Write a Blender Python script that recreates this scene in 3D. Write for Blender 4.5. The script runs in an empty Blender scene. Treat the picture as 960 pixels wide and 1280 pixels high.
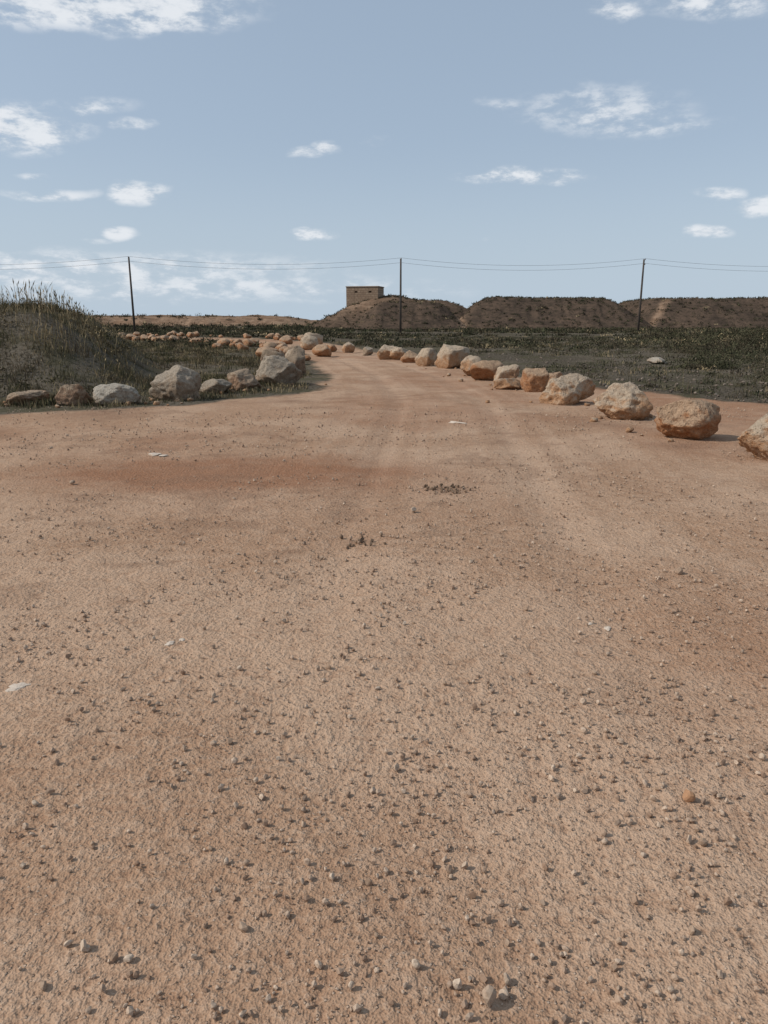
import bpy, math, random
import numpy as np
from mathutils import Vector, noise as mnoise, Matrix
random.seed(7); rng=np.random.default_rng(7)
scene=bpy.context.scene
scene.view_settings.view_transform='Standard'
scene.view_settings.look='None'
scene.view_settings.exposure=0

# ---------------------------------------------------------------- numpy noise
def _h(ix,iy,s):
    n=(ix.astype(np.int64)*374761393+iy.astype(np.int64)*668265263+s*974634777)&0x7fffffff
    n=((n^(n>>13))*1274126177)&0x7fffffff
    n=(n^(n>>16))&0x7fffffff
    return n/2147483647.0
def vn(x,y,s=0):
    ix=np.floor(x);iy=np.floor(y);fx=x-ix;fy=y-iy
    fx=fx*fx*(3-2*fx);fy=fy*fy*(3-2*fy)
    a=_h(ix,iy,s);b=_h(ix+1,iy,s);c=_h(ix,iy+1,s);d=_h(ix+1,iy+1,s)
    return (a*(1-fx)+b*fx)*(1-fy)+(c*(1-fx)+d*fx)*fy
def fbm(x,y,o=4,s=0):
    r=0;a=.5;t=0
    for i in range(o):
        r=r+a*vn(x,y,s+i);t+=a;a*=.5;x=x*2.03+11.3;y=y*2.03+5.7
    return r/t
def ss(t):
    t=np.clip(t,0,1);return t*t*(3-2*t)

# ---------------------------------------------------------------- layout (metres, camera stands at origin looking +Y)
DIRT=[(-300,-60),(-300,10),(-60,11.5),(-12,12.6),(-6.8,12.9),(-4.3,13.9),(-2.6,15.8),(-1.5,17.4),(-1.7,21.8),(-3,31),(-4.2,38.6),
 (-7.5,50),(-14,62),(-30,78),(-70,95),(-70,99),(-30,83),(-12,68),(-5,56),(-1.6,45),(-.2,37),(1.2,31),(2.7,26.5),(3.6,22),
 (4.6,19.2),(6,16.9),(7.4,14.6),(9.5,12.4),(14,10),(60,6),(300,0),(300,-60)]
DP=np.array(DIRT,float)
def sdf_dirt(x,y):
    d=np.full(x.shape,1e18);ins=np.zeros(x.shape,bool)
    n=len(DP)
    for i in range(n):
        ax,ay=DP[i];bx,by=DP[(i+1)%n]
        ex,ey=bx-ax,by-ay
        t=np.clip(((x-ax)*ex+(y-ay)*ey)/(ex*ex+ey*ey),0,1)
        d=np.minimum(d,(x-ax-t*ex)**2+(y-ay-t*ey)**2)
        if by!=ay:
            c=((ay>y)!=(by>y))&(x<(bx-ax)*(y-ay)/(by-ay)+ax)
            ins^=c
    d=np.sqrt(d)
    return np.where(ins,-d,d)
def centre_x(y):   # line the wheels follow
    return np.interp(y,[-60,0,8,15,22,31,38,50],[-2.2,0.1,.75,1.2,.7,-.9,-2.2,-6])
def height(x,y):
    m=1.80*ss((-.27*y-.45-x)/3.4)*ss((y-14.3)/5.2)*ss((37-y)/9)*ss((60+x)/40)
    m=m*(.86+.28*fbm(x*.35,y*.35,3,5))
    z=m
    z=z+(fbm(x*.11+3,y*.11,3,9)-.5)*.10*ss((np.hypot(x,y)-8)/20)
    z=z+(fbm(x*.9,y*.9,3,21)-.5)*.045
    z=z+(fbm(x*4.5,y*4.5,3,31)-.5)*.016
    z=z+(fbm(x*13,y*13,2,35)-.5)*.004*ss((9-y)/4)
    # shallow wheel ruts
    t=x-centre_x(y)
    rut=np.exp(-((np.abs(t)-.85)/.22)**2)
    z=z-.022*rut*ss((y-2)/4)*ss((50-y)/12)
    return z
def gz(x,y):
    return float(height(np.array([float(x)]),np.array([float(y)]))[0])

def grow(start,end,step0,k):
    v=[start]
    while v[-1]<end: v.append(v[-1]+max(step0,k*abs(v[-1])))
    return v
ys=list(np.arange(-8,1,.25))+grow(1.0,60,.026,.0065)
ys=ys+grow(ys[-1],9000,.5,.05)[1:]
xp=grow(0,40,.028,.011); xp=xp+grow(xp[-1],9000,.6,.08)[1:]
xs=[-v for v in xp[::-1][:-1]]+xp
ys=[-6000,-1500,-300,-80,-30,-15]+ys
X,Y=np.meshgrid(np.array(xs),np.array(ys))
Z=height(X,Y)
nx,ny=len(xs),len(ys)
S=sdf_dirt(X,Y)
S=S+(fbm(X*1.3,Y*1.3,4,77)-.5)*1.1*ss((Y-5)/8)+(fbm(X*6,Y*6,2,78)-.5)*.25
dirt=1-ss((S+.25)/.5)
far=ss((np.hypot(X,Y)-170)/120)
red=np.exp(-(((X+1.7)/2.1)**2+((Y-7.8)/1.0)**2)**1.5)*1.5
red=np.maximum(red,.45*np.exp(-(((X-2.2)/.9)**2+((Y-3.2)/.9)**2)))
red=np.maximum(red,.5*ss((fbm(X*.45+7,Y*.3,4,55)-.52)/.16)*ss((Y-4.5)/4))
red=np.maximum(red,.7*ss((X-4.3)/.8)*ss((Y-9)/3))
red=np.clip(red*(.30+1.1*fbm(X*2.2,Y*3.6,4,56)),0,1)
T=X-centre_x(Y)
st1=vn(T*5.5,Y*.12,91);st2=vn(T*15+3,Y*.25,92)
env=np.exp(-(T/3.2)**2)*ss((Y-2.5)/6)
trk=np.clip((.4*np.exp(-((np.abs(T)-.85)/.35)**2)+.45*ss((st1-.45)/.4)+.4*ss((st2-.5)/.4))*env,0,1)
trkd=np.clip((.6*ss((.42-st1)/.25)+.5*ss((.38-st2)/.25))*env,0,1)
tone=fbm(X*1.1,Y*1.1,4,120); broad=fbm(X*.3,Y*.3,4,121)
scuff_shade=ss((fbm(X*2.6,Y*4.2,4,122)-.57)/.10)*ss((fbm(X*.5,Y*.5,2,123)-.42)/.15)*.8
scuff_shade=np.maximum(scuff_shade,trkd*.5)
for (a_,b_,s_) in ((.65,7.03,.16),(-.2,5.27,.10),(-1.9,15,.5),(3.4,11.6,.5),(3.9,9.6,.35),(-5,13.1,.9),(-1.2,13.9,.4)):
    scuff_shade=np.maximum(scuff_shade,1.3*np.exp(-(((X-a_)/s_)**2+((Y-b_)/(s_*.8))**2))*(.4+fbm(X*6,Y*6,3,130)))  # dark soil and gravel patches, with shade painted in at boulder feet

def mesh_np(name,verts,tris=None,quads=None,smooth=True):
    me=bpy.data.meshes.new(name)
    f=tris if tris is not None else quads
    k=f.shape[1]
    me.vertices.add(len(verts)); me.vertices.foreach_set('co',np.asarray(verts,np.float32).ravel())
    me.loops.add(f.size); me.loops.foreach_set('vertex_index',f.astype(np.int32).ravel())
    me.polygons.add(len(f)); me.polygons.foreach_set('loop_start',np.arange(0,f.size,k,dtype=np.int32))
    me.polygons.foreach_set('use_smooth',np.full(len(f),smooth))
    me.update(calc_edges=True); me.validate()
    return me
def add_col(me,name,rgb):
    a=me.color_attributes.new(name,'FLOAT_COLOR','POINT')
    c=np.ones((len(rgb),4),np.float32); c[:,:rgb.shape[1]]=rgb
    a.data.foreach_set('color',c.ravel())
def link(name,me,mat=None,parent=None):
    o=bpy.data.objects.new(name,me); scene.collection.objects.link(o)
    if mat: me.materials.append(mat)
    if parent: o.parent=parent
    return o

# ---------------------------------------------------------------- material helpers
class NT:
    def __init__(s,nt): s.nt=nt; s.n=nt.nodes; s.l=nt.links
    def _set(s,sock,v):
        if isinstance(v,bpy.types.NodeSocket): s.l.new(v,sock)
        elif v is not None:
            sock.default_value=v
    def math(s,op,a,b=None,c=None,clamp=False):
        n=s.n.new('ShaderNodeMath'); n.operation=op; n.use_clamp=clamp
        s._set(n.inputs[0],a); s._set(n.inputs[1],b)
        if c is not None: s._set(n.inputs[2],c)
        return n.outputs[0]
    def mix(s,f,a,b,bt='MIX'):
        n=s.n.new('ShaderNodeMix'); n.data_type='RGBA'; n.blend_type=bt
        s._set(n.inputs[0],f)
        for i,v in ((6,a),(7,b)):
            if isinstance(v,tuple): v=(v+(1,))[:4]
            s._set(n.inputs[i],v)
        return n.outputs[2]
    def noise(s,vec,scale,det=4,rough=.55,dist=0,col=False,dim='3D'):
        n=s.n.new('ShaderNodeTexNoise'); n.noise_dimensions=dim; s._set(n.inputs['Vector'],vec)
        n.inputs['Scale'].default_value=scale;n.inputs['Detail'].default_value=det
        n.inputs['Roughness'].default_value=rough;n.inputs['Distortion'].default_value=dist
        return n.outputs['Color' if col else 'Fac']
    def voro(s,vec,scale,out='Distance',feat='F1',dim='3D'):
        n=s.n.new('ShaderNodeTexVoronoi'); n.voronoi_dimensions=dim; n.feature=feat; s._set(n.inputs['Vector'],vec); n.inputs['Scale'].default_value=scale
        return n if out is None else n.outputs[out]
    def ramp(s,v,lo,hi,a=0.,b=1.,smooth=True):
        n=s.n.new('ShaderNodeMapRange'); n.interpolation_type='SMOOTHSTEP' if smooth else 'LINEAR'
        s._set(n.inputs[0],v)
        for i,k in enumerate((lo,hi,a,b)): n.inputs[i+1].default_value=k
        return n.outputs[0]
    def bump(s,h,strength,dist,normal=None):
        n=s.n.new('ShaderNodeBump'); n.inputs['Strength'].default_value=strength; n.inputs['Distance'].default_value=dist
        s._set(n.inputs['Height'],h)
        if normal: s.l.new(normal,n.inputs['Normal'])
        return n.outputs[0]
def newmat(name,rough=.95):
    m=bpy.data.materials.new(name); m.use_nodes=True
    t=NT(m.node_tree); b=m.node_tree.nodes['Principled BSDF']
    b.inputs['Roughness'].default_value=rough
    b.inputs['Specular IOR Level'].default_value=0.0 if rough>=1 else .15
    return m,t,b

# ---- ground
gm,t,b=newmat('soil_and_gravel',1.0)
geo=t.n.new('ShaderNodeNewGeometry').outputs['Position']
def att(name):
    at=t.n.new('ShaderNodeAttribute'); at.attribute_name=name
    sep=t.n.new('ShaderNodeSeparateColor'); t.l.new(at.outputs['Color'],sep.inputs[0]); return sep.outputs[0],sep.outputs[1],sep.outputs[2],at.outputs['Alpha']
D,R,K,FAR=att('mask'); TONE,BROAD,SCUFF_SHADE,_=att('tone')
n2=t.noise(geo,10,3,.65,dim='2D'); n3=t.noise(geo,40,2,.6,dim='2D'); n4=t.noise(geo,160,2,.65,dim='2D')
base=t.mix(t.ramp(TONE,.35,.66),(.385,.238,.150),(.465,.308,.205))
base=t.mix(t.ramp(n2,.46,.68,0,.35),base,(.52,.365,.255))
base=t.mix(t.ramp(n2,.30,.46,.35,0),base,(.30,.165,.098))
base=t.mix(t.math('MULTIPLY',K,.5),base,(.52,.365,.258))
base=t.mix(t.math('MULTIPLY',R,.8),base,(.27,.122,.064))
base=t.mix(t.math('MULTIPLY',SCUFF_SHADE,.48,clamp=True),base,(.215,.125,.08))
base=t.mix(t.ramp(n3,.54,.72,0,.22),base,(.56,.42,.31))
base=t.mix(t.ramp(n3,.28,.42,.35,0),base,(.22,.125,.08))
base=t.mix(t.ramp(n4,.32,.46,.38,0),base,(.20,.115,.075))
base=t.mix(t.ramp(n4,.56,.68,0,.22),base,(.58,.44,.32))
V1=t.voro(geo,58,None,dim='2D'); vs=V1.outputs['Distance']
vsep=t.n.new('ShaderNodeSeparateColor'); t.l.new(V1.outputs['Color'],vsep.inputs[0])
speck=t.math('MULTIPLY',t.ramp(vs,.16,.30,1,0),t.math('GREATER_THAN',vsep.outputs[0],.82))
base=t.mix(t.math('MULTIPLY',speck,.6),base,t.mix(vsep.outputs[1],(.17,.105,.07),(.60,.47,.36)))
# gravelly scrub soil
sc=t.mix(t.ramp(BROAD,.35,.65),(.078,.064,.047),(.128,.106,.078))
sc=t.mix(t.ramp(n2,.40,.62,0,.7),sc,(.150,.127,.098))
sc=t.mix(t.ramp(n2,.32,.48,.75,0),sc,(.036,.031,.022))
sc=t.mix(t.ramp(TONE,.50,.64,0,.6),sc,(.076,.069,.040))
sc=t.mix(FAR,sc,t.mix(t.ramp(BROAD,.4,.6),(.19,.12,.08),(.33,.20,.13)))  # orange-tan far soil, colour lightened with distance in place of haze
col=t.mix(D,sc,base)
t.l.new(col,b.inputs['Base Color'])
h=t.math('ADD',t.math('MULTIPLY',n3,.70),t.math('MULTIPLY',n4,.26))
h=t.math('ADD',h,t.math('MULTIPLY',speck,.45))
h=t.math('ADD',h,t.math('MULTIPLY',n2,1.5))
t.l.new(t.bump(h,1.,.0125),b.inputs['Normal'])

verts=np.stack([X.ravel(),Y.ravel(),Z.ravel()],1)
I=np.arange(nx*ny).reshape(ny,nx)
Q=np.stack([I[:-1,:-1],I[:-1,1:],I[1:,1:],I[1:,:-1]],-1).reshape(-1,4)
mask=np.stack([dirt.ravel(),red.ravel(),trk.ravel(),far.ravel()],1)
mask2=np.stack([tone.ravel(),broad.ravel(),scuff_shade.ravel()],1)
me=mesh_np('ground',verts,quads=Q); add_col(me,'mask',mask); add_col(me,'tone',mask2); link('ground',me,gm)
# dirt road: worn sheet of compacted soil, 4 mm proud
inside=(S<.1)&(np.abs(X)<80)&(Y>-16)&(Y<100)
qm=inside.ravel()[Q].all(1)
Qr=Q[qm]; used=np.unique(Qr); remap=np.full(nx*ny,-1); remap[used]=np.arange(len(used))
vr=verts[used].copy(); vr[:,2]+=.004
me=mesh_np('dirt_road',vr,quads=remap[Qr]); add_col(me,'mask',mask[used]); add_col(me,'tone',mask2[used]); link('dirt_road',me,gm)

# ---------------------------------------------------------------- boulders
def rock_mat(name,pale,stain,dark):
    m,t,b=newmat(name,.95)
    tc=t.n.new('ShaderNodeTexCoord'); oi=t.n.new('ShaderNodeObjectInfo')
    va=t.n.new('ShaderNodeVectorMath'); va.operation='ADD'
    t.l.new(tc.outputs['Object'],va.inputs[0])
    cm=t.n.new('ShaderNodeCombineXYZ'); r=t.math('MULTIPLY',oi.outputs['Random'],50.)
    t.l.new(r,cm.inputs[0]);t.l.new(r,cm.inputs[1]); t.l.new(cm.outputs[0],va.inputs[1]); P=va.outputs[0]
    sx=t.n.new('ShaderNodeSeparateXYZ'); t.l.new(tc.outputs['Object'],sx.inputs[0])
    a=t.noise(P,2.2,4,.65,.6); bb=t.noise(P,8,5,.75); c=t.noise(P,38,3,.7)
    nrm=t.n.new('ShaderNodeNewGeometry'); sn=t.n.new('ShaderNodeSeparateXYZ'); t.l.new(nrm.outputs['Normal'],sn.inputs[0])
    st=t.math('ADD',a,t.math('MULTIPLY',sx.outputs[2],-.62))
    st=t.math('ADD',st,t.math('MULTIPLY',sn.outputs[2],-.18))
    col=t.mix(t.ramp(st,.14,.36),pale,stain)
    col=t.mix(t.ramp(bb,.46,.66,0,.45),col,tuple(min(1,v*1.25) for v in pale))
    col=t.mix(t.ramp(bb,.32,.46,.7,0),col,dark)
    col=t.mix(t.ramp(c,.34,.5,.5,0),col,dark)
    pit=t.voro(P,16); col=t.mix(t.ramp(pit,.05,.25,.4,0),col,dark)
    t.l.new(col,b.inputs['Base Color'])
    h=t.math('ADD',t.math('MULTIPLY',bb,1.4),t.math('MULTIPLY',c,.4)); h=t.math('ADD',h,t.math('MULTIPLY',t.ramp(pit,0,.3),.3))
    t.l.new(t.bump(h,1.,.06),b.inputs['Normal'])
    return m
M_or=rock_mat('ochre_limestone',(.48,.375,.27),(.44,.245,.13),(.19,.11,.068))
M_gr=rock_mat('grey_limestone',(.38,.31,.235),(.32,.225,.15),(.13,.095,.068))
M_rd=rock_mat('red_limestone',(.44,.30,.195),(.40,.19,.09),(.16,.08,.046))
M_wh=rock_mat('pale_limestone',(.44,.385,.31),(.38,.29,.21),(.16,.125,.092))
M_br=rock_mat('brown_limestone',(.36,.27,.19),(.31,.19,.12),(.12,.08,.052))

import bmesh
_ico={}
def ico(sub):
    if sub not in _ico:
        bm=bmesh.new(); bmesh.ops.create_icosphere(bm,subdivisions=sub,radius=1)
        v=np.array([p.co[:] for p in bm.verts]); f=np.array([[q.index for q in p.verts] for p in bm.faces]); bm.free()
        _ico[sub]=(v,f)
    return _ico[sub]
def rock_shape(seed,sub=4,cuts=16,rough=1.):
    r=np.random.default_rng(seed); v,f=ico(sub); v=v.copy()
    # planar fracture faces
    for i in range(cuts):
        n=r.normal(size=3); n/=np.linalg.norm(n); d=r.uniform(.55,.86)
        k=v@n; over=np.maximum(k-d,0); v-=np.outer(over*.96,n)
    off=r.uniform(-50,50,3)
    for i in range(len(v)):
        p=Vector(v[i]); n=p.normalized()
        q=Vector(v[i]+off)
        d=(mnoise.fractal(q*1.5,1.,2.,4)*.09+(abs(mnoise.noise(q*3.3))*-.12)+mnoise.fractal(q*7,.9,2.,3)*.035)*rough
        v[i]+=np.array(n)*d
    lo=v.min(0);hi=v.max(0); v=(v-(lo+hi)/2)/((hi-lo)/2)
    return v,f
def boulder(x,y,w,h,mat,seed,d=None,sub=4,yaw=None,sink=.16,name='limestone_boulder'):
    v,f=rock_shape(seed,sub)
    d=d or w*random.uniform(.75,.95)
    hh=h*(1+sink)
    v=v*np.array([w/2,d/2,hh/2]); v[:,2]+=hh/2-h*sink
    ya=random.uniform(-.35,.35) if yaw is None else yaw
    c,s=math.cos(ya),math.sin(ya); v[:,:2]=v[:,:2]@np.array([[c,s],[-s,c]])
    me=mesh_np(name,v,tris=f); o=link(name,me,mat); o.location=(x,y+d*.35,gz(x,y)-.01)
    return o
B=[ # x,y,w,h,mat,sub
(4.54,8.45,.70,.60,M_or,5),(4.19,9.95,.86,.56,M_rd,5),(3.95,12.1,.94,.60,M_or,5),(3.61,14.3,1.12,.60,M_or,5),
(3.45,16.9,.66,.56,M_rd,4),(4.05,18.0,.7,.40,M_rd,4),(2.95,17.6,.66,.28,M_or,4),(2.98,18.1,.62,.58,M_or,4),(2.76,20.0,.95,.56,M_rd,4),
(2.55,21.8,.66,.62,M_or,4),(2.3,25.3,1.22,.82,M_or,4),(1.54,26.8,.85,.66,M_or,4),(1.0,28.8,.72,.48,M_rd,4),
(.1,31.2,.85,.62,M_or,4),(.62,30.9,.8,.55,M_or,4),(-.75,35.2,.5,.42,M_gr,4),(-1.8,38,.68,.56,M_or,4),(-3.2,40.5,.9,.35,M_or,3),
(-4.2,42,1.15,.8,M_or,4),(-4.4,47,1.2,.9,M_or,3),
(-6.88,14.2,.80,.28,M_br,5),(-6.05,14.3,.66,.42,M_br,5),(-5.2,14.3,.90,.42,M_wh,5),(-4.3,15.1,1.08,.72,M_gr,5),(-3.84,16.7,.74,.34,M_gr,4),
(-3.3,17.3,.80,.52,M_br,5),(-2.68,18.7,1.24,.76,M_gr,5),(-2.76,22.6,.80,.88,M_br,4),(-3.6,24.5,.9,.7,M_br,4),(-3.3,27.5,.7,.6,M_or,4),
(10.3,28.2,.75,.26,M_wh,4)]
for i,(x,y,w,h,m,s) in enumerate(B): boulder(x,y,w,h,m,100+i,sub=s)
def rubble(name,pts,mat,seed,sub=3):
    V=[];F=[];n=0
    shapes=[rock_shape(seed+k,sub) for k in range(6)]
    for k,(x,y,s) in enumerate(pts):
        v,f=shapes[k%6]; a=random.uniform(0,6.28); c,sn=math.cos(a),math.sin(a)
        v=v*np.array([s*.5,s*.42,s*.34]); v=v.copy(); v[:,:2]=v[:,:2]@np.array([[c,sn],[-sn,c]])
        v=v+np.array([x,y,gz(x,y)+s*.24]); V.append(v);F.append(f+n);n+=len(v)
    return link(name,mesh_np(name,np.concatenate(V),tris=np.concatenate(F)),mat)
pts=[]
path=[(-3.8,30),(-5.2,38),(-7,44),(-11,50),(-15.5,56),(-22,64),(-30,72),(-44,80)]
path2=[(-4.6,49),(-6,58),(-10,66),(-18,74),(-30,84),(-50,94)]
for pth,nn in ((path,95),(path2,50)):
    P=np.array(pth,float); seg=np.r_[0,np.cumsum(np.hypot(*np.diff(P,axis=0).T))]
    for k in range(nn):
        u=random.uniform(0,1)*seg[-1]; x=np.interp(u,seg,P[:,0])+random.gauss(0,1.0);y=np.interp(u,seg,P[:,1])+random.gauss(0,1.4)
        pts.append((x,y,random.uniform(.3,.95)))
rubble('rock_rubble',pts,M_rd,500)
pts=[]
for (x,y,w,h,m,s) in B[:12]+B[20:27]:
    for k in range(5): pts.append((x+random.gauss(0,w*.55),y+random.gauss(.1,.28),random.uniform(.05,.16)))
rubble('loose_stones',pts,M_or,520,2)

# ---------------------------------------------------------------- pebbles / gravel
pm,t,b=newmat('pebbles',.9)
at=t.n.new('ShaderNodeAttribute'); at.attribute_name='Col'
geo=t.n.new('ShaderNodeNewGeometry').outputs['Position']
pn=t.noise(geo,110,2,.7)
c=t.mix(t.ramp(pn,.3,.6,.45,0),at.outputs['Color'],(.20,.125,.08))
t.l.new(c,b.inputs['Base Color'])
def pebble_mass(name,P,size,cols,sub=1,flat=.6,sink=.25,ragged=0.):
    N=len(P); bank=[]
    for k in range(12):
        v,f=ico(sub); r=np.random.default_rng(900+k); v=v.copy()
        for i in range(9):
            n=r.normal(size=3); n/=np.linalg.norm(n); kk=v@n; v-=np.outer(np.maximum(kk-r.uniform(.45,.8),0)*.97,n)
        if ragged:
            a=np.arctan2(v[:,1],v[:,0]); rad=1+ragged*(np.sin(a*2+r.uniform(0,6))+.7*np.sin(a*3+r.uniform(0,6))+.6*np.sin(a*7+r.uniform(0,6)))
            v[:,:2]*=rad[:,None]
        v*=1+r.uniform(-.1,.1,(len(v),1))*(1 if sub<2 else .5); bank.append(v)
    bank=np.array(bank); f=ico(sub)[1]; nv=bank.shape[1]
    v=bank[rng.integers(0,12,N)]
    sc=np.stack([size*.5*rng.uniform(.8,1.35,N),size*.5*rng.uniform(.7,1.,N),size*.5*flat*rng.uniform(.8,1.3,N)],1)
    v=v*sc[:,None,:]; a=rng.uniform(0,6.28,N); c,s=np.cos(a)[:,None],np.sin(a)[:,None]
    x=v[:,:,0]*c-v[:,:,1]*s; y=v[:,:,0]*s+v[:,:,1]*c
    z=v[:,:,2]+(height(P[:,0],P[:,1])+.004+sc[:,2]*(1-2*sink))[:,None]
    V=np.stack([x+P[:,0:1],y+P[:,1:2],z],-1).reshape(-1,3)
    F=(f[None]+(np.arange(N)*nv)[:,None,None]).reshape(-1,3)
    me=mesh_np(name,V,tris=F,smooth=False); add_col(me,'Col',np.repeat(cols,nv,0)); return link(name,me,pm)
def pcols(N,a=(.26,.165,.11),b_=(.55,.42,.31)):
    k=rng.uniform(0,1,(N,1))**1.1; return np.array(a)*(1-k)+np.array(b_)*k
N=60000
yy=1.0+rng.uniform(0,1,N)**1.5*13; xx=rng.uniform(-1,1,N)*(.8+yy*.62)
keep=fbm(xx*1.1,yy*1.1,3,44)*.7+fbm(xx*5,yy*5,2,45)*.4+.25*ss((xx+.2)/1.5)*ss((4-yy)/2)>rng.uniform(.42,1.0,N)
P=np.stack([xx,yy],1)[keep]; sz=.0055+.022*rng.uniform(0,1,len(P))**4.5+ .0018*P[:,1]*rng.uniform(0,1,len(P))**2
pebble_mass('gravel',P,sz,pcols(len(P)),flat=.9,sink=.06)
big=np.array([(-.6,2.56,.034),(1.04,2.2,.05),(.25,1.42,.045),(.29,1.44,.03),(.08,1.52,.024),(.045,2.4,.03),(.52,2.49,.026),(-.83,1.595,.022),
 (.38,2.17,.026),(-.17,1.53,.022),(-.92,1.52,.012),(-.75,2.42,.018),(-.66,2.55,.022),(.62,1.6,.02),(-.02,1.62,.02),(.2,1.85,.02),(.45,1.75,.022),(.9,1.8,.018),
 (-1.1,2.9,.022),(1.3,3.1,.026),(-.25,3.3,.02),(.8,3.9,.03),(1.9,4.5,.05),(-2.2,5.3,.04),(.25,6.1,.05),(-3.1,7.2,.06)]
 +[(-.2+random.gauss(0,.10),5.27+random.gauss(0,.08),random.uniform(.02,.04)) for _ in range(16)]
 +[(.65+random.gauss(0,.16),7.03+random.gauss(0,.10),random.uniform(.015,.035)) for _ in range(60)]
 +[(random.uniform(-1.2,1.6),random.uniform(1.4,5.5),random.uniform(.014,.028)) for _ in range(200)])
bc=pcols(len(big),(.32,.22,.15),(.56,.44,.33)); bc[1]=(.40,.22,.12); bc[26:102]=pcols(76,(.09,.065,.045),(.28,.19,.125))
pebble_mass('stone_chippings',big[:,:2],big[:,2]*1.05,bc,sub=2,flat=.9,sink=.08)
fl=np.array([(-2.8,8.9,.22),(-2.66,8.8,.13),(-1.09,3.48,.075),(-1.05,3.54,.05),(-1.66,3.04,.11),(1.2,3.69,.07),(1.13,3.75,.04),(1.15,11.8,.24)])
pebble_mass('limestone_fragments',fl[:,:2],fl[:,2],np.tile([[.60,.50,.40]],(len(fl),1)),sub=3,flat=.14,sink=.25,ragged=.22)
# stones scattered over the dark field
N=12000
yy=12+rng.uniform(0,1,N)**1.6*60; xx=rng.uniform(2,55,N)*(yy/60)**.6+1
ok=sdf_dirt(xx,yy)>.1; P=np.stack([xx,yy],1)[ok]
pebble_mass('field_stones',P,.03+.11*rng.uniform(0,1,len(P))**3,pcols(len(P),(.07,.056,.044),(.25,.205,.165)))

# ---------------------------------------------------------------- grass & scrub
vm,t,b=newmat('dry_vegetation',1.)
at=t.n.new('ShaderNodeAttribute'); at.attribute_name='Col'
t.l.new(t.mix(.12,at.outputs['Color'],t.mix(1.,at.outputs['Color'],(.6,.5,.3),'MULTIPLY')),b.inputs['Base Color'])
G1=np.array([[.125,.110,.060],[.088,.082,.046],[.170,.135,.082],[.130,.098,.065]])
G2=np.array([[.086,.084,.050],[.064,.065,.040],[.105,.090,.058],[.084,.070,.048]])
def palette(N,straw=.25,dark=1.,g=G1):
    c=(g*dark)[rng.integers(0,4,N)]*rng.uniform(.7,1.3,(N,1))
    s=rng.uniform(0,1,N)<straw
    c[s]=np.array([.32,.25,.15])*rng.uniform(.6,1.25,(s.sum(),1)); return c
def blades(name,P,H,W,cols,lean=.35,z=None,head=None):
    N=len(P); a=rng.uniform(0,6.28,N); w=np.stack([np.cos(a),np.sin(a),0*a],1)*W[:,None]*.5
    l=rng.uniform(0,6.28,N); L=np.stack([np.cos(l),np.sin(l),0*l],1)*(H*rng.uniform(0,lean,N))[:,None]
    up=np.zeros((N,3)); up[:,2]=H
    b0=np.concatenate([P,(height(P[:,0],P[:,1])-.01)[:,None]],1)
    if head is None:
        V=np.stack([b0-w,b0+w,b0+L*.35+up*.55+w*.7,b0+L*.35+up*.55-w*.7,b0+L+up],1); nv=5
        f=np.array([[0,1,2],[0,2,3],[3,2,4]])
    else:   # stalk carrying a plume
        q=b0+L*.7+up*.78; hw=w*head
        V=np.stack([b0-w,b0+w,q+w*.7,q-w*.7,q+(L*.15+up*.09)+hw,q+(L*.15+up*.09)-hw,b0+L*1.1+up],1); nv=7
        f=np.array([[0,1,2],[0,2,3],[3,2,4],[3,4,5],[5,4,6]])
    V=V.reshape(-1,3); F=(f[None]+(np.arange(N)*nv)[:,None,None]).reshape(-1,3)
    me=mesh_np(name,V,tris=F,smooth=False); add_col(me,'Col',np.repeat(cols,nv,0)); return link(name,me,vm)
def clumped(n_cl,n_per,reg,spread):
    c=reg(n_cl); k=np.repeat(np.arange(len(c)),n_per); P=c[k]+rng.normal(0,1,(len(k),2))*spread; return P,k
# left verge grass
def reg_left(n):
    y=14+rng.uniform(0,1,n*4)**1.4*40; x=-rng.uniform(1.5,28,n*4)
    ok=(sdf_dirt(x,y)>.35)&(x>-.62*y-3)&(fbm(x*.6,y*.6,3,17)>rng.uniform(.3,.62,n*4)); return np.stack([x,y],1)[ok][:n]
nc=4200
P,k=clumped(nc,19,reg_left,.15)
ok=sdf_dirt(P[:,0],P[:,1])>.3; P=P[ok];k=k[ok]
clH=.06+.24*rng.uniform(0,1,nc)**2.2
H=clH[k]*rng.uniform(.5,1.15,len(P))*(1-.45*np.exp(-(sdf_dirt(P[:,0],P[:,1])/1.2)**2))
cc=palette(nc,.30)
blades('grass_verge',P,H,.008+.008*rng.uniform(0,1,len(P))+.0003*P[:,1],cc[k]*rng.uniform(.75,1.25,(len(P),1)),.7)
# tall dry stalks on the mound
n=2500; y=17+rng.uniform(0,1,n)*16; x=-y*rng.uniform(.33,.62,n)
P=np.stack([x,y],1); dense=fbm(x*.8,y*.8,2,66)>.47; P=P[dense]
blades('dry_stalks',P,rng.uniform(.25,.85,len(P))*(.35+.65*ss((-P[:,0]/P[:,1]-.33)/.12)),np.full(len(P),.011),palette(len(P),.8,1.3),.4,head=2.8)
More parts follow.
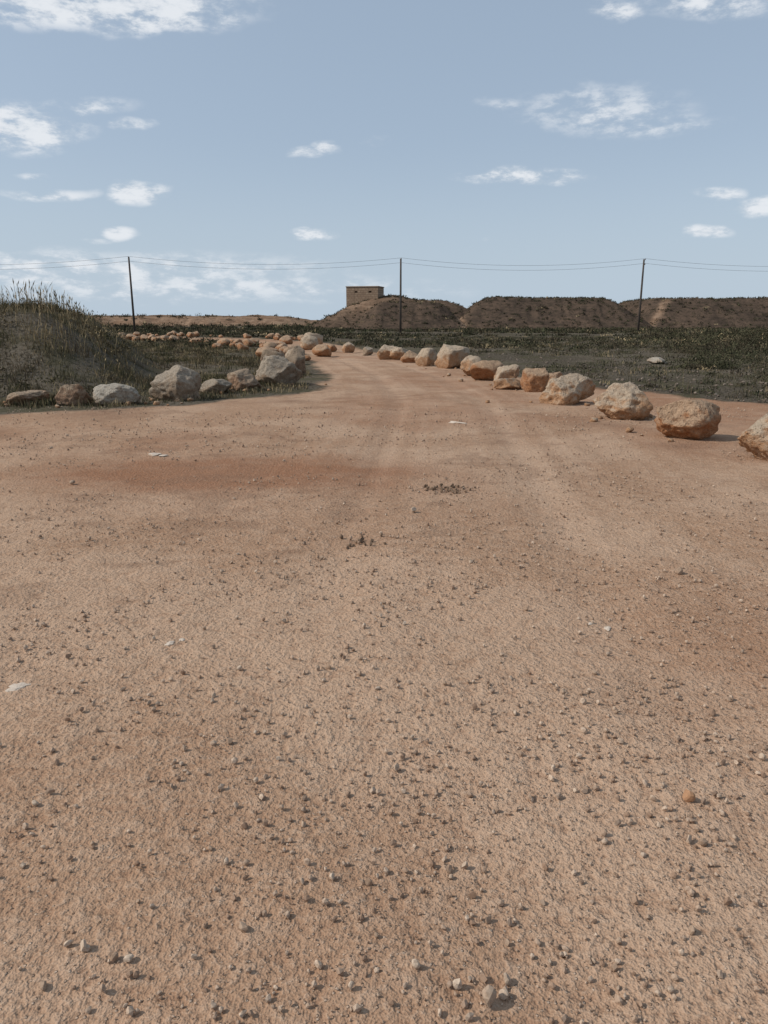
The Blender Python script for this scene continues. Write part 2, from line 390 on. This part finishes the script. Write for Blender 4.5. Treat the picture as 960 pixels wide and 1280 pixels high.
# sparse weeds on right field
def reg_right(n):
    y=13+rng.uniform(0,1,n*6)**1.2*60; x=rng.uniform(0,45,n*6)
    d=sdf_dirt(x,y); dn=fbm(x*.16,y*.16,3,12)
    ok=(d>.3)&(x<.62*y+3)&(dn+.25*ss((x/y-.38)/.1)+.2*ss((y-34)/25)>rng.uniform(.40,.62,n*6)); return np.stack([x,y],1)[ok][:n]
nc=3000
P,k=clumped(nc,14,reg_right,.14)
ok=sdf_dirt(P[:,0],P[:,1])>.25; P=P[ok];k=k[ok]
cc=palette(nc,.10,1.,G2); hh=.05+.18*rng.uniform(0,1,nc)**2
blades('weeds',P,hh[k]*rng.uniform(.5,1.1,len(P)),.012+.0004*P[:,1],cc[k],.8)
st=np.array([(4.72,14.6),(5.9,14.3),(5.95,14.35),(6.9,17),(4.75,14.65),(7.4,18.5)])
blades('dry_twigs',st,np.array([.42,.5,.35,.4,.3,.5]),np.full(6,.014),palette(6,0),.35)

def shrubs(name,C,Rr,Hh,nleaf,leaf,cols):
    N=len(C); k=np.repeat(np.arange(N),nleaf); n=len(k)
    d=rng.normal(size=(n,3)); d/=np.linalg.norm(d,axis=1)[:,None]; d[:,2]=np.abs(d[:,2])
    lump=1+.35*np.sin(3*np.arctan2(d[:,1],d[:,0])+k*1.7)
    rr=rng.uniform(.25,1,n)**.6*lump
    p=np.stack([d[:,0]*rr*Rr[k],d[:,1]*rr*Rr[k],d[:,2]*rr*Hh[k]],1)
    p[:,:2]+=C[k]; p[:,2]+=Zf(C[:,0],C[:,1])[k]
    e1=rng.normal(size=(n,3)); e1/=np.linalg.norm(e1,axis=1)[:,None]; e2=rng.normal(size=(n,3)); e2/=np.linalg.norm(e2,axis=1)[:,None]
    s=(leaf[k]*rng.uniform(.6,1.4,n))[:,None]
    V=np.stack([p-e1*s*.4,p+e1*s*.4,p+e2*s+np.array([0,0,.4])*s],1).reshape(-1,3)
    F=np.arange(n*3).reshape(-1,3)
    me=mesh_np(name,V,tris=F,smooth=False); add_col(me,'Col',np.repeat(cols[k]*rng.uniform(.6,1.4,(n,1)),3,0)); return link(name,me,vm)
Zf=height
C=reg_left(300); C=C[sdf_dirt(C[:,0],C[:,1])>.9]
n=len(C); shrubs('low_scrub',C,rng.uniform(.2,.55,n),rng.uniform(.10,.32,n),150,np.full(n,.045),palette(n,.1,.8))
C=reg_right(700); C=C[sdf_dirt(C[:,0],C[:,1])>.6]; n=len(C)
shrubs('low_scrub',C,rng.uniform(.2,.6,n),rng.uniform(.06,.24,n),80,np.full(n,.05),palette(n,.08,1,G2))
# far scrub plain
n=4600; y=42+rng.uniform(0,1,n)**.9*90; x=rng.uniform(-.72,.78,n)*y
ok=(sdf_dirt(x,y)>.8)&(fbm(x*.05,y*.09,3,15)+.12*ss((x/y-.1)/.3)+.1*(x<-5)>.46); C=np.stack([x,y],1)[ok]; n=len(C)
shrubs('scrub_plain',C,rng.uniform(.3,1.1,n),rng.uniform(.08,.34,n),38,.05+.0015*C[:,1],palette(n,.06,.9,G2))
# taller bushes at the right
n=190; y=rng.uniform(24,64,n); x=y*rng.uniform(.40,.68,n); C=np.stack([x,y],1)
hb=rng.uniform(.35,.95,n)*ss((x/y-.38)/.12)*(.35+y/60)
shrubs('bushes',C,rng.uniform(.4,1.1,n),hb+.1,380,.03+.0010*y,palette(n,.05,.9,G2))

# ---------------------------------------------------------------- hills
hm,t,b=newmat('hill_soil',1.)
geo=t.n.new('ShaderNodeNewGeometry').outputs['Position']
at=t.n.new('ShaderNodeAttribute'); at.attribute_name='mask'; sep=t.n.new('ShaderNodeSeparateColor'); t.l.new(at.outputs['Color'],sep.inputs[0])
mp=t.n.new('ShaderNodeMapping'); mp.inputs['Scale'].default_value=(.25,.3,1.5); t.l.new(geo,mp.inputs['Vector'])
a=t.noise(geo,.25,3,.65); s=t.noise(mp.outputs[0],1.2,4,.65); d=t.noise(geo,1.8,3,.75)
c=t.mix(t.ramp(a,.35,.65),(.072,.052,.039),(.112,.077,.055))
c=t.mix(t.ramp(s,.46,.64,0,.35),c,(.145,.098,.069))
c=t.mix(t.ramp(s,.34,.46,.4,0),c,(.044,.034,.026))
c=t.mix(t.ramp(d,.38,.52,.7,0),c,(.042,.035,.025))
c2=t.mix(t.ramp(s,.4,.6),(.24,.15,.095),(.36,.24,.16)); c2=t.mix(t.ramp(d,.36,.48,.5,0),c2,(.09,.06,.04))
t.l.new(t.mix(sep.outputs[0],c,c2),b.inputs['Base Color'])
t.l.new(t.bump(t.math('ADD',t.math('MULTIPLY',s,.5),d),.5,.3),b.inputs['Normal'])
def mound_fn(x0,x1,y0,y1,H,sx,sy,seed,amp=.3,wob=1.6):
    def f(x,y):
        w=(fbm(x*.14,y*.14,3,seed)-.5)*2*wob
        px=ss((x-x0+w)/sx)*ss((x1-x+w)/sx); py=ss((y-y0+w)/sy)*ss((y1-y+w)/sy)
        tt=px*py
        gul=(np.abs(fbm(x*.5,y*.12,3,seed+20)-.5)*2)*.45*tt*(1-tt)*4     # rain gullies on the flanks
        return H*tt-gul+(fbm(x*.14,y*.14,4,seed+9)-.5)*2*amp*tt+(fbm(x*1.2,y*1.2,3,seed+4)-.5)*.20*ss(tt*4)-.25
    return f
HILLS=[]
def hill(name,fn,x0,x1,y0,y1,n,m,light):
    gx,gy=np.meshgrid(np.linspace(x0,x1,n),np.linspace(y0,y1,m)); z=fn(gx,gy)
    I=np.arange(n*m).reshape(m,n); q=np.stack([I[:-1,:-1],I[:-1,1:],I[1:,1:],I[1:,:-1]],-1).reshape(-1,4)
    me=mesh_np(name,np.stack([gx.ravel(),gy.ravel(),z.ravel()],1),quads=q)
    L=light(gx,gy,z); add_col(me,'mask',np.stack([L.ravel()]*3,1)); HILLS.append(fn); return link(name,me,hm)
h1a=mound_fn(-18,26,136,182,5.5,16,12,3,.15,1.)
def h1(x,y):
    return h1a(x,y)+1.15*np.exp(-(((x-1.6)/4.2)**2+((y-154)/6)**2))
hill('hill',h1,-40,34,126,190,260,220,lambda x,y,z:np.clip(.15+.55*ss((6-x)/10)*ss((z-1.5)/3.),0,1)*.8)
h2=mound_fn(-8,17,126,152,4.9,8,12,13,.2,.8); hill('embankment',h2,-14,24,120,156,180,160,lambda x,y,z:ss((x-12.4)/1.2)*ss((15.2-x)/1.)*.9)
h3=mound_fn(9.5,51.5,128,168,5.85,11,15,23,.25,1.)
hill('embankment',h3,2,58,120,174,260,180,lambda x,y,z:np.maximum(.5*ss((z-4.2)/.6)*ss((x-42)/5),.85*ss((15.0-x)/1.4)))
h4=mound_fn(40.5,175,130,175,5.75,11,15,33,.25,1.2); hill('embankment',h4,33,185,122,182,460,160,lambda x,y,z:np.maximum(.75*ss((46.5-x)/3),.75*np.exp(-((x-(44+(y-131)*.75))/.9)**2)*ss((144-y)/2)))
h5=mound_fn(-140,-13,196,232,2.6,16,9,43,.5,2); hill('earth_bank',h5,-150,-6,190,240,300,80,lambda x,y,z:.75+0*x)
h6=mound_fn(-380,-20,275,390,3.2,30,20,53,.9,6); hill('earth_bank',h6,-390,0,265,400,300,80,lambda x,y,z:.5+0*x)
def Zh(x,y):
    z=height(x,y)
    for f in HILLS[:5]: z=np.maximum(z,f(x,y))
    return z
Zf=Zh
n=3600; y=rng.uniform(118,166,n); x=rng.uniform(-24,105,n); C=np.stack([x,y],1)
shrubs('hill_scrub',C,rng.uniform(.2,.7,n),rng.uniform(.06,.22,n),18,np.full(n,.2),palette(n,.06,.8,G2))
n=420; y=rng.uniform(120,215,n); x=-rng.uniform(10,130,n); C=np.stack([x,y],1)
shrubs('distant_scrub',C,rng.uniform(.5,1.8,n),rng.uniform(.2,.8,n),50,np.full(n,.3),palette(n,.05,.9,G2))

# ---------------------------------------------------------------- blockhouse
wm,t,b=newmat('weathered_blockwork',.95)
tc=t.n.new('ShaderNodeTexCoord').outputs['Object']
mp=t.n.new('ShaderNodeMapping'); mp.inputs['Rotation'].default_value=(math.pi/2,0,0); t.l.new(tc,mp.inputs['Vector'])
br=t.n.new('ShaderNodeTexBrick'); t.l.new(mp.outputs[0],br.inputs['Vector']); br.inputs['Scale'].default_value=1.
br.inputs['Brick Width'].default_value=.7;br.inputs['Row Height'].default_value=.4;br.inputs['Mortar Size'].default_value=.035
br.inputs['Color1'].default_value=(.36,.26,.18,1);br.inputs['Color2'].default_value=(.29,.20,.135,1);br.inputs['Mortar'].default_value=(.18,.12,.08,1)
c=t.mix(t.ramp(t.noise(tc,.9,4,.6),.4,.65,0,.45),br.outputs['Color'],(.21,.145,.10)); t.l.new(c,b.inputs['Base Color'])
cm_,t,b=newmat('concrete_cap',.9); t.l.new(t.mix(t.noise(t.n.new('ShaderNodeTexCoord').outputs['Object'],2),(.26,.19,.14),(.40,.31,.23)),b.inputs['Base Color'])
dm,t,b=newmat('dark_interior',.95); t.l.new(t.mix(t.noise(t.n.new('ShaderNodeTexCoord').outputs['Object'],3),(.06,.045,.03),(.10,.07,.05)),b.inputs['Base Color'])
def box(name,x0,x1,y0,y1,z0,z1,mat,parent,bev=.03):
    bm=bmesh.new(); bmesh.ops.create_cube(bm,size=1)
    for v in bm.verts: v.co=Vector(((x0+x1)/2+v.co.x*(x1-x0),(y0+y1)/2+v.co.y*(y1-y0),(z0+z1)/2+v.co.z*(z1-z0)))
    if bev: bmesh.ops.bevel(bm,geom=bm.edges[:],offset=bev,segments=1,affect='EDGES')
    me=bpy.data.meshes.new(name); bm.to_mesh(me); bm.free(); return link(name,me,mat,parent)
bh=bpy.data.objects.new('blockhouse',None); scene.collection.objects.link(bh)
bh.location=(-3.7,151.5,4.75); bh.rotation_euler=(0,0,math.radians(-14))
zt=3.0
box('wall_front_left',-3.2,-1.5,-2.3,-2.0,-2,zt,wm,bh); box('wall_front_mid',-.9,1.3,-2.3,-2.0,-2,zt,wm,bh); box('wall_front_right',1.9,3.2,-2.3,-2.0,-2,zt,wm,bh)
box('wall_over_window',-1.5,-.9,-2.3,-2.0,2.25,zt,wm,bh,0); box('wall_under_window',-1.5,-.9,-2.3,-2.0,-2,1.95,wm,bh,0)
box('wall_over_slit',1.3,1.9,-2.3,-2.0,2.25,zt,wm,bh,0); box('wall_under_slit',1.3,1.9,-2.3,-2.0,-2,1.95,wm,bh,0)
box('wall_left',-3.2,-2.9,-1.998,2.3,-2,zt,wm,bh); box('wall_right',2.9,3.2,-1.998,2.3,-2,zt,wm,bh); box('wall_back',-2.898,2.898,2.0,2.3,-2,zt,wm,bh)
box('roof_slab',-3.3,3.3,-2.4,2.4,zt+.003,zt+.18,cm_,bh,.04)
box('inner_partition',-2.8,2.8,-1.6,-1.4,-1.4,zt-.1,dm,bh)

# ---------------------------------------------------------------- poles and wires
pw,t,b=newmat('creosoted_wood',.85); tc=t.n.new('ShaderNodeTexCoord').outputs['Object']
t.l.new(t.mix(t.noise(tc,3,5),(.05,.04,.034),(.11,.09,.075)),b.inputs['Base Color'])
im,t,b=newmat('ceramic',.3); t.l.new(t.mix(t.noise(t.n.new('ShaderNodeTexCoord').outputs['Object'],5),(.12,.08,.06),(.2,.15,.12)),b.inputs['Base Color'])
def cyl(name,p0,p1,r0,r1,mat,parent,seg=12):
    bm=bmesh.new(); p0=Vector(p0);p1=Vector(p1); L=(p1-p0).length
    bmesh.ops.create_cone(bm,cap_ends=True,segments=seg,radius1=r0,radius2=r1,depth=L)
    q=(p1-p0).to_track_quat('Z','Y').to_matrix().to_4x4(); bmesh.ops.transform(bm,matrix=Matrix.Translation((p0+p1)/2)@q,verts=bm.verts)
    me=bpy.data.meshes.new(name); bm.to_mesh(me); bm.free()
    for p in me.polygons: p.use_smooth=len(p.vertices)==4
    return link(name,me,mat,parent)
poles=[(-66,97,8.9),(-31.1,95,9.0),(2.05,95,8.85),(31.7,95,8.75),(63,95,8.6)]
for x,y,h in poles:
    e=bpy.data.objects.new('utility_pole',None); scene.collection.objects.link(e); e.location=(x,y,gz(x,y))
    cyl('shaft',(0,0,-.6),(0,0,h),.15,.10,pw,e)
    cyl('insulator_bracket',(-.05,0,h-.1),(.05,-.32,h-.1),.02,.02,pw,e,8); cyl('insulator_bracket_low',(-.05,0,h-.65),(.05,-.32,h-.65),.02,.02,pw,e,8)
    for i,zz in enumerate((h-.1,h-.65)):
        cyl('insulator_%d'%i,(.05,-.32,zz),(.05,-.32,zz+.16),.055,.035,im,e,10)
wmat,t,b=newmat('cable',.6); t.l.new(t.mix(t.noise(t.n.new('ShaderNodeTexCoord').outputs['Object'],3),(.10,.10,.10),(.16,.16,.16)),b.inputs['Base Color'])
for dz in (.06,-.49):
    cu=bpy.data.curves.new('power_line','CURVE'); cu.dimensions='3D'; cu.bevel_depth=.014; cu.bevel_resolution=1
    pl=[]
    for (x0,y0,h0),(x1,y1,h1_) in zip(poles[:-1],poles[1:]):
        for k in range(16):
            u=k/16; pl.append((x0+(x1-x0)*u+.05,y0+(y1-y0)*u-.32,gz(x0,y0)*(1-u)+gz(x1,y1)*u+h0*(1-u)+h1_*u+dz-.85*4*u*(1-u)))
    sp=cu.splines.new('POLY'); sp.points.add(len(pl)-1)
    for p,q in zip(sp.points,pl): p.co=(*q,1)
    o=bpy.data.objects.new('power_line',cu); scene.collection.objects.link(o); cu.materials.append(wmat)

# ---------------------------------------------------------------- light and sky
az=math.radians(-98); el=math.radians(41)
tosun=Vector((math.sin(az)*math.cos(el),math.cos(az)*math.cos(el),math.sin(el)))
ld=bpy.data.lights.new('sun','SUN'); ld.energy=3.1; ld.angle=math.radians(.55); ld.color=(1,.95,.88)
lo=bpy.data.objects.new('sun',ld); scene.collection.objects.link(lo); lo.rotation_euler=tosun.to_track_quat('Z','Y').to_euler()
w=bpy.data.worlds.new('World'); scene.world=w; w.use_nodes=True
t=NT(w.node_tree); bg=w.node_tree.nodes['Background']; bg.inputs['Strength'].default_value=.1
sky=t.n.new('ShaderNodeTexSky'); sky.sky_type='NISHITA'; sky.sun_disc=False; sky.sun_elevation=el; sky.sun_rotation=az
sky.air_density=1.0; sky.dust_density=1.2; sky.ozone_density=1.5
hs=t.n.new('ShaderNodeHueSaturation'); hs.inputs['Saturation'].default_value=.6; hs.inputs['Value'].default_value=1.08; t.l.new(sky.outputs[0],hs.inputs['Color'])
tc=t.n.new('ShaderNodeTexCoord').outputs['Generated']
wn=t.noise(tc,9,3,.6,0,True)
vm1=t.n.new('ShaderNodeVectorMath'); vm1.operation='SUBTRACT'; t.l.new(wn,vm1.inputs[0]); vm1.inputs[1].default_value=(.5,.5,.5)
vm2=t.n.new('ShaderNodeVectorMath'); vm2.operation='SCALE'; t.l.new(vm1.outputs[0],vm2.inputs[0]); vm2.inputs['Scale'].default_value=.075
vm3=t.n.new('ShaderNodeVectorMath'); vm3.operation='MULTIPLY_ADD'; t.l.new(vm2.outputs[0],vm3.inputs[0]); vm3.inputs[1].default_value=(1,1,.33); t.l.new(tc,vm3.inputs[2])
sx=t.n.new('ShaderNodeSeparateXYZ'); t.l.new(vm3.outputs[0],sx.inputs[0])
yy_=t.math('MAXIMUM',sx.outputs[1],.02)
A=t.math('DIVIDE',sx.outputs[0],yy_); Bv=t.math('DIVIDE',sx.outputs[2],yy_)
clouds=[(-.335,.366,.22,.044,1.05),(-.448,.229,.11,.036,.9),(-.382,.252,.085,.014,.6),(-.315,.233,.030,.009,.6),(-.317,.153,.045,.018,.95),(-.42,.156,.07,.009,.65),
(-.341,.109,.030,.011,.85),(-.095,.106,.034,.011,.85),(-.085,.201,.036,.009,.55),(-.070,.206,.017,.012,.7),(-.010,.217,.028,.009,.6),(.276,.355,.045,.016,.65),(.38,.368,.10,.030,.75),
(.27,.248,.14,.036,.55),(.33,.235,.10,.018,.5),(.142,.258,.045,.010,.4),(.18,.172,.09,.013,.75),(.428,.153,.036,.011,.65),(.478,.139,.045,.016,.85),(.412,.108,.034,.011,.8),
(-.438,.177,.025,.005,.5),(-.372,.10,.03,.004,.45),(.143,.1,.024,.004,.4),(-.42,.060,.44,.034,.62),(-.25,.040,.44,.026,.54)]
m=None
for (a0,b0,ra,rb,s) in clouds:
    da=t.math('MULTIPLY_ADD',A,1/ra,-a0/ra); db=t.math('MULTIPLY_ADD',Bv,1/rb,-b0/rb)
    q=t.math('MULTIPLY_ADD',da,da,t.math('MULTIPLY',db,db))
    q=t.math('MULTIPLY_ADD',q,-s,s)
    m=q if m is None else t.math('MAXIMUM',m,q)
m=t.math('MAXIMUM',m,0.)
cv=t.n.new('ShaderNodeMapping'); cv.inputs['Scale'].default_value=(1,1,2.6); t.l.new(tc,cv.inputs['Vector'])
cn=t.noise(cv.outputs[0],24,6,.64,0)
den=t.math('MULTIPLY',m,t.ramp(cn,.32,.66,.12,1.4)); den=t.ramp(den,.03,1.0,0,1)
sep3=t.n.new('ShaderNodeSeparateXYZ'); t.l.new(tc,sep3.inputs[0])
haze=t.ramp(sep3.outputs[2],-.02,.22,.9,0)
skyc=t.mix(.5,hs.outputs[0],(4.0,5.35,7.0))
skyc=t.mix(haze,skyc,(5.0,6.0,7.0))
cc=t.mix(t.ramp(cn,.38,.62),(5.9,6.5,7.2),(8.1,8.4,8.8))
t.l.new(t.mix(t.math('MULTIPLY',den,.92),skyc,cc),bg.inputs['Color'])
w.cycles.sampling_method='MANUAL'; w.cycles.sample_map_resolution=256

# ---------------------------------------------------------------- camera
cd=bpy.data.cameras.new('camera'); co=bpy.data.objects.new('camera',cd); scene.collection.objects.link(co)
cd.sensor_fit='VERTICAL'; cd.sensor_height=36; cd.lens=26; cd.clip_start=.05; cd.clip_end=20000
co.location=(0,0,1.6); co.rotation_euler=(math.radians(90-14.56),0,0)
scene.camera=co
